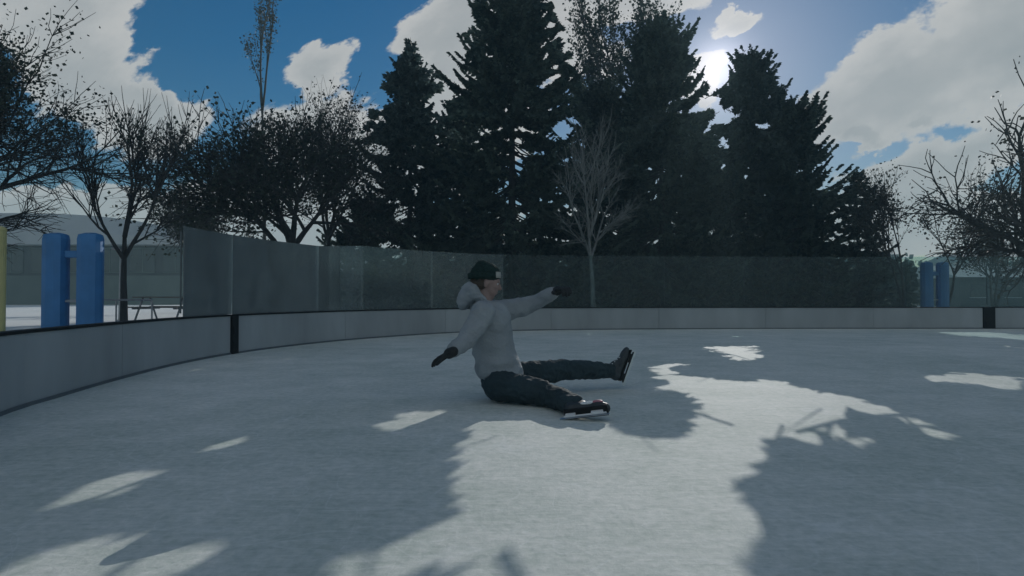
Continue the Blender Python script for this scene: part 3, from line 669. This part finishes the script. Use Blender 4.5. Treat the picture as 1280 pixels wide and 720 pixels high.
J = dict(pel=at(630, 476, 4.17), waist=at(618, 446, 4.17), chest=at(612, 408, 4.17), neck=at(605, 376, 4.17), head=at(608, 353, 4.17),
         rs=at(604, 391, 3.99), re=at(583, 425, 3.90), rw=at(568, 437, 3.80), ls=at(620, 388, 4.34), le=at(660, 382, 4.50), lw=at(690, 367, 4.36),
         rh=at(624, 481, 4.07), rk=at(686, 493, 3.93), ra=at(718, 506, 3.62), lh=at(636, 473, 4.27), lk=at(703, 462, 4.47), la=at(762, 463, 4.70))
ground_shift = 0
def lerp(a, b, t): return a.lerp(b, t)
def build_person():
    bm = bmesh.new()
    H = J['head']; RH = Matrix.Rotation(R(10), 4, 'Z') @ Matrix.Rotation(R(12), 4, 'Y')     # faces +x, chin slightly down
    def hp(x, y, z): return H + (RH @ Vector((x, y, z)))
    ball(bm, hp(-.012, 0, .025), (.096, .076, .092), RH, 28, 20); ball(bm, hp(.028, 0, -.040), (.058, .056, .066), RH, 24, 18)
    ball(bm, hp(.052, 0, -.088), (.024, .030, .020), RH)                                        # chin
    ball(bm, hp(.075, 0, .022), (.018, .055, .014), RH)                                         # brow
    cap(bm, hp(.083, 0, .012), hp(.101, 0, -.022), .009, .014)                                  # nose
    for s in (-1, 1):
        ball(bm, hp(.060, s * .040, -.018), (.024, .020, .018), RH); ball(bm, hp(-.010, s * .076, -.012), (.018, .010, .030), RH)
    ball(bm, hp(.082, 0, -.050), (.010, .024, .0065), RH); ball(bm, hp(.079, 0, -.062), (.010, .020, .007), RH)
    cap(bm, hp(-.015, 0, -.05), J['neck'] + Vector((0, 0, -.02)), .054, .060)
    cap(bm, J['neck'] + Vector((0, 0, -.04)), J['chest'], .07, .115); cap(bm, J['chest'], J['waist'], .115, .105); cap(bm, J['waist'], J['pel'], .105, .11)
    for s in 'rl':
        cap(bm, J['neck'] + Vector((0, 0, -.05)), J[s + 's'], .055, .05)
        cap(bm, J[s + 's'], J[s + 'e'], .046, .037); cap(bm, J[s + 'e'], J[s + 'w'], .037, .026)
        cap(bm, J['pel'], J[s + 'h'], .10, .085); cap(bm, J[s + 'h'], J[s + 'k'], .075, .05); cap(bm, J[s + 'k'], J[s + 'a'], .048, .036)
    P = remesh('person', bm, M_SKIN, None, .007, 3)
    tag(P, 'skater in grey hooded sweatshirt and dark trousers sitting on the ice, one arm stretched out', 'person')
    # eyes
    for s in (-1, 1):
        bm = bmesh.new(); ball(bm, hp(.0695, s * .029, .004), (.012, .013, .0095), RH); e = bm_obj('eye', bm, M_EYEW, P, True)
        bm = bmesh.new(); ball(bm, hp(.0785, s * .029, .003), (.0045, .006, .006), RH); bm_obj('pupil', bm, M_EYE, e, True)
    bm = bmesh.new()
    for s in (-1, 1): ball(bm, hp(-.035, s * .060, -.015), (.036, .022, .045), RH)
    ball(bm, hp(-.075, 0, -.025), (.036, .062, .055), RH); remesh('hair', bm, M_HAIR, P, .006, 3, .004, 60)
    bm = bmesh.new(); ball(bm, hp(-.018, 0, .052), (.104, .088, .082), RH @ Matrix.Rotation(R(-10), 4, 'Y'), 30, 20)
    ball(bm, hp(-.050, 0, .098), (.052, .048, .045), RH); bn = remesh('beanie', bm, M_BEAN, P, .006, 4, .003, 45)
    bm = bmesh.new(); n = 40; rings = []; MR = RH @ Matrix.Rotation(R(-14), 4, 'Y')
    for i in range(n):
        a = 2 * math.pi * i / n; r = []
        for rr, zz in ((1.00, -.016), (1.075, -.018), (1.09, 0), (1.07, .022), (1.0, .024)):
            v = MR @ Vector((.103 * rr * math.cos(a), .087 * rr * math.sin(a), zz + .040)); r.append(bm.verts.new(H + (RH @ Vector((-.016, 0, 0))) + v))
        rings.append(r)
    for i in range(n):
        for k in range(5): bm.faces.new((rings[i][k], rings[(i + 1) % n][k], rings[(i + 1) % n][(k + 1) % 5], rings[i][(k + 1) % 5]))
    bm_obj('beanie_cuff', bm, M_BEAN, bn, True)
    # pale front patch of the cuff
    bm = bmesh.new(); rings = []
    for i in range(13):
        a = R(-50 + 100 * i / 12); r = []
        for rr, zz in ((1.085, -.017), (1.125, -.015), (1.125, .024), (1.08, .025)):
            v = MR @ Vector((.103 * rr * math.cos(a), .087 * rr * math.sin(a), zz + .040)); r.append(bm.verts.new(H + (RH @ Vector((-.016, 0, 0))) + v))
        rings.append(r)
    for a_, b_ in zip(rings, rings[1:]):
        for k in range(4): bm.faces.new((a_[k], b_[k], b_[(k + 1) % 4], a_[(k + 1) % 4]))
    bm.faces.new(rings[0]); bm.faces.new(rings[-1][::-1]); bm_obj('cuff_front', bm, M_BAND, bn, True)
    # hooded sweatshirt
    bm = bmesh.new(); V3 = Vector
    cap(bm, J['neck'] + V3((-.01, 0, -.045)), J['chest'] + V3((.01, 0, -.02)), .085, .145)
    cap(bm, J['chest'], J['waist'], .145, .145); cap(bm, J['waist'], lerp(J['waist'], J['pel'], .8) + V3((0, 0, .02)), .145, .145)
    ball(bm, J['chest'] + V3((.03, 0, .04)), (.115, .17, .14)); ball(bm, J['waist'] + V3((.02, 0, -.06)), (.155, .165, .13))
    for s in 'rl':
        cap(bm, J['neck'] + V3((0, 0, -.07)), J[s + 's'], .075, .078); cap(bm, J[s + 's'], J[s + 'e'], .078, .062); cap(bm, J[s + 'e'], J[s + 'w'], .062, .045)
        d = (J[s + 'e'] - J[s + 's']).normalized()
        cap(bm, lerp(J[s + 's'], J[s + 'e'], .25) + V3((0, 0, -.045)), lerp(J[s + 's'], J[s + 'e'], .9) + V3((0, 0, -.02)), .055, .05)
    hd = remesh('sweatshirt', bm, M_HOOD, P, .008, 8, .016, 6)
    # hood bunched at the nape
    bm = bmesh.new()
    cap(bm, hp(-.085, -.05, -.085), hp(-.105, .05, -.085), .055); ball(bm, hp(-.10, 0, -.10), (.058, .095, .085), RH)
    cap(bm, hp(-.07, -.075, -.10), hp(.035, -.055, -.150), .036, .026); cap(bm, hp(-.07, .075, -.10), hp(.035, .055, -.150), .036, .026)
    ball(bm, hp(-.125, 0, -.145), (.05, .075, .075), RH)
    remesh('hood', bm, M_HOOD, hd, .007, 5, .008, 16)
    for s in 'rl':      # ribbed cuffs
        d = (J[s + 'w'] - J[s + 'e']).normalized(); bm = bmesh.new(); cyl(bm, J[s + 'w'] - d * .02, J[s + 'w'] + d * .035, .046, .038, 22); bm_obj('cuff', bm, M_HOOD, hd, True)
    for s in (-1, 1):   # drawstrings
        bm = bmesh.new(); a = hp(.045, s * .035, -.150); cyl(bm, a, a + V3((.035, 0, -.05)), .004, .004, 8); cyl(bm, a + V3((.035, 0, -.05)), a + V3((.05, 0, -.12)), .004, .004, 8); bm_obj('drawstring', bm, M_WHT, hd)
    # trousers
    bm = bmesh.new(); ball(bm, J['pel'] + V3((-.01, 0, -.005)), (.145, .175, .118), u=24, v=18)
    for s in 'rl':
        cap(bm, J['pel'], J[s + 'h'], .11, .108); cap(bm, J[s + 'h'], J[s + 'k'], .106, .078); cap(bm, J[s + 'k'], lerp(J[s + 'k'], J[s + 'a'], .98), .076, .060)
        ball(bm, lerp(J[s + 'k'], J[s + 'a'], .35), (.075, .075, .07)); 
    tr = remesh('trousers', bm, M_TROU, P, .008, 6, .017, 10)
    # gloves: palm, four fingers, thumb
    def glove(wrist, fwd, back, thumb, curl):
        f = fwd.normalized(); b = (back - f * back.dot(f)).normalized(); t = f.cross(b)
        if t.dot(thumb) < 0: t = -t
        def q(x, y, z): return wrist + f * x + t * y + b * z
        bm = bmesh.new(); cap(bm, q(-.03, 0, 0), q(.01, 0, 0), .032, .034)
        for y in (-.027, -.009, .009, .027): cap(bm, q(.015, y * .7, 0), q(.085, y, 0), .018, .0145)
        for y, L0 in ((-.029, .058), (-.0095, .072), (.0105, .078), (.030, .070)):
            p = q(.085, y, 0); a = R(curl * .5)
            for seg, r0, r1 in ((.42, .0125, .0115), (.32, .0115, .0105), (.26, .0105, .0085)):
                d = f * math.cos(a) - b * math.sin(a) + t * (y * 2.5); p2 = p + d * L0 * seg * 1.15; cap(bm, p, p2, r0, r1); p = p2; a += R(curl)
        p = q(.015, .026, -.004); p2 = p + (f * .55 + t * .75 - b * .2).normalized() * .045; p3 = p2 + (f * .85 + t * .3 - b * .3).normalized() * .036
        cap(bm, p, p2, .017, .0135); cap(bm, p2, p3, .0135, .0105)
        remesh('glove', bm, M_GLOV, P, .0045, 2)
    d = (J['lw'] - J['le']).normalized(); glove(J['lw'] + d * .05, d + V3((0, -.9, -.05)), V3((0, -.25, 1)), V3((0, -1, .3)), 42)
    d = (J['rw'] - J['re']).normalized(); glove(J['rw'] + d * .045, V3((-.62, .55, -.30)), V3((-.1, -.3, 1)), V3((.2, -1, 0)), 16)
    # skates
    def skate(ankle, toe, up, label=None):
        X = toe.normalized(); Z = (up - X * up.dot(X)).normalized(); Yv = Z.cross(X)
        M = Matrix((X, Yv, Z)).transposed().to_4x4(); M.translation = ankle - (M.to_3x3() @ V3((-.045, 0, .15)))
        def tr_(bm): bmesh.ops.transform(bm, matrix=M, verts=bm.verts)
        bm = bmesh.new()
        cap(bm, (-.058, 0, .095), (-.045, 0, .165), .044, .046); ball(bm, (-.062, 0, .088), (.042, .036, .036))
        cap(bm, (-.03, 0, .10), (.06, 0, .088), .042, .036); ball(bm, (.10, 0, .082), (.064, .042, .032)); ball(bm, (.135, .003, .078), (.040, .036, .026))
        ball(bm, (-.005, 0, .125), (.05, .034, .04)); tr_(bm)
        b = remesh('skate_boot', bm, M_BOOT, P, .006, 3)
        if label: b['label'] = label
        bm = bmesh.new(); box(bm, (.035, 0, .051), (.255, .066, .012), 0, .004); tr_(bm); bm_obj('sole', bm, M_CAP, b)
        bm = bmesh.new(); box(bm, (-.055, 0, .034), (.06, .022, .024), 0, .004); box(bm, (.10, 0, .034), (.07, .022, .024), 0, .004); box(bm, (.03, 0, .0215), (.25, .012, .011), 0, .003); tr_(bm); bm_obj('blade_holder', bm, M_WHT if label else M_CAP, b)
        bm = bmesh.new(); box(bm, (.03, 0, .0085), (.285, .0035, .015), 0, .001); tr_(bm); bm_obj('blade', bm, M_BLADE, b)
        bm = bmesh.new()
        for i in range(5): cyl(bm, (.075 - i * .022, -.026, .118 + i * .012), (.068 - i * .022, .026, .120 + i * .012), .0035, .0035, 8)
        tr_(bm); o = bm_obj('laces', bm, M_WHT, b)
        for s in (-1, 1):
            bm = bmesh.new(); ball(bm, (.045, s * .036, .092), (.045, .008, .014)); tr_(bm); bm_obj('side_stripe', bm, M_WHT if label else M_BOOT, b, True)
            if label:
                bm = bmesh.new(); ball(bm, (.100, s * .030, .094), (.038, .014, .020)); tr_(bm); bm_obj('toe_panel', bm, M_PINK2, b, True)
        bm = bmesh.new(); cyl(bm, (-.047, 0, .160), (-.044, 0, .180), .049, .047, 20); tr_(bm); bm_obj('boot_collar', bm, M_BOOT, b, True)
    skate(J['la'], V3((.36, .12, .93)), V3((-.93, -.1, .36)))
    skate(J['ra'], V3((.93, -.27, .16)), V3((-.05, .93, .30)), 'dark skate with a pink toe panel and white stripe, lying on its side')
    # lift or lower everything so the lowest cloth rests on the ice
    return P
build_person()

# ------------------------------------------------------------------ thin haze added to lift the far darks, partly for lens veil
bm = bmesh.new(); box(bm, (0, 0, 12.5), (420, 420, 27.2)); hz = bm_obj('haze', bm, bpy.data.materials.new('air')); tag(hz, kind='stuff')
hm = hz.data.materials[0]; hm.use_nodes = True; hm.node_tree.nodes.remove(hm.node_tree.nodes['Principled BSDF'])
pv = hm.node_tree.nodes.new('ShaderNodeVolumePrincipled'); pv.inputs['Color'].default_value = (.60, .93, 1, 1); pv.inputs['Density'].default_value = .0035; pv.inputs['Anisotropy'].default_value = 0
hm.node_tree.links.new(pv.outputs[0], hm.node_tree.nodes['Material Output'].inputs['Volume'])
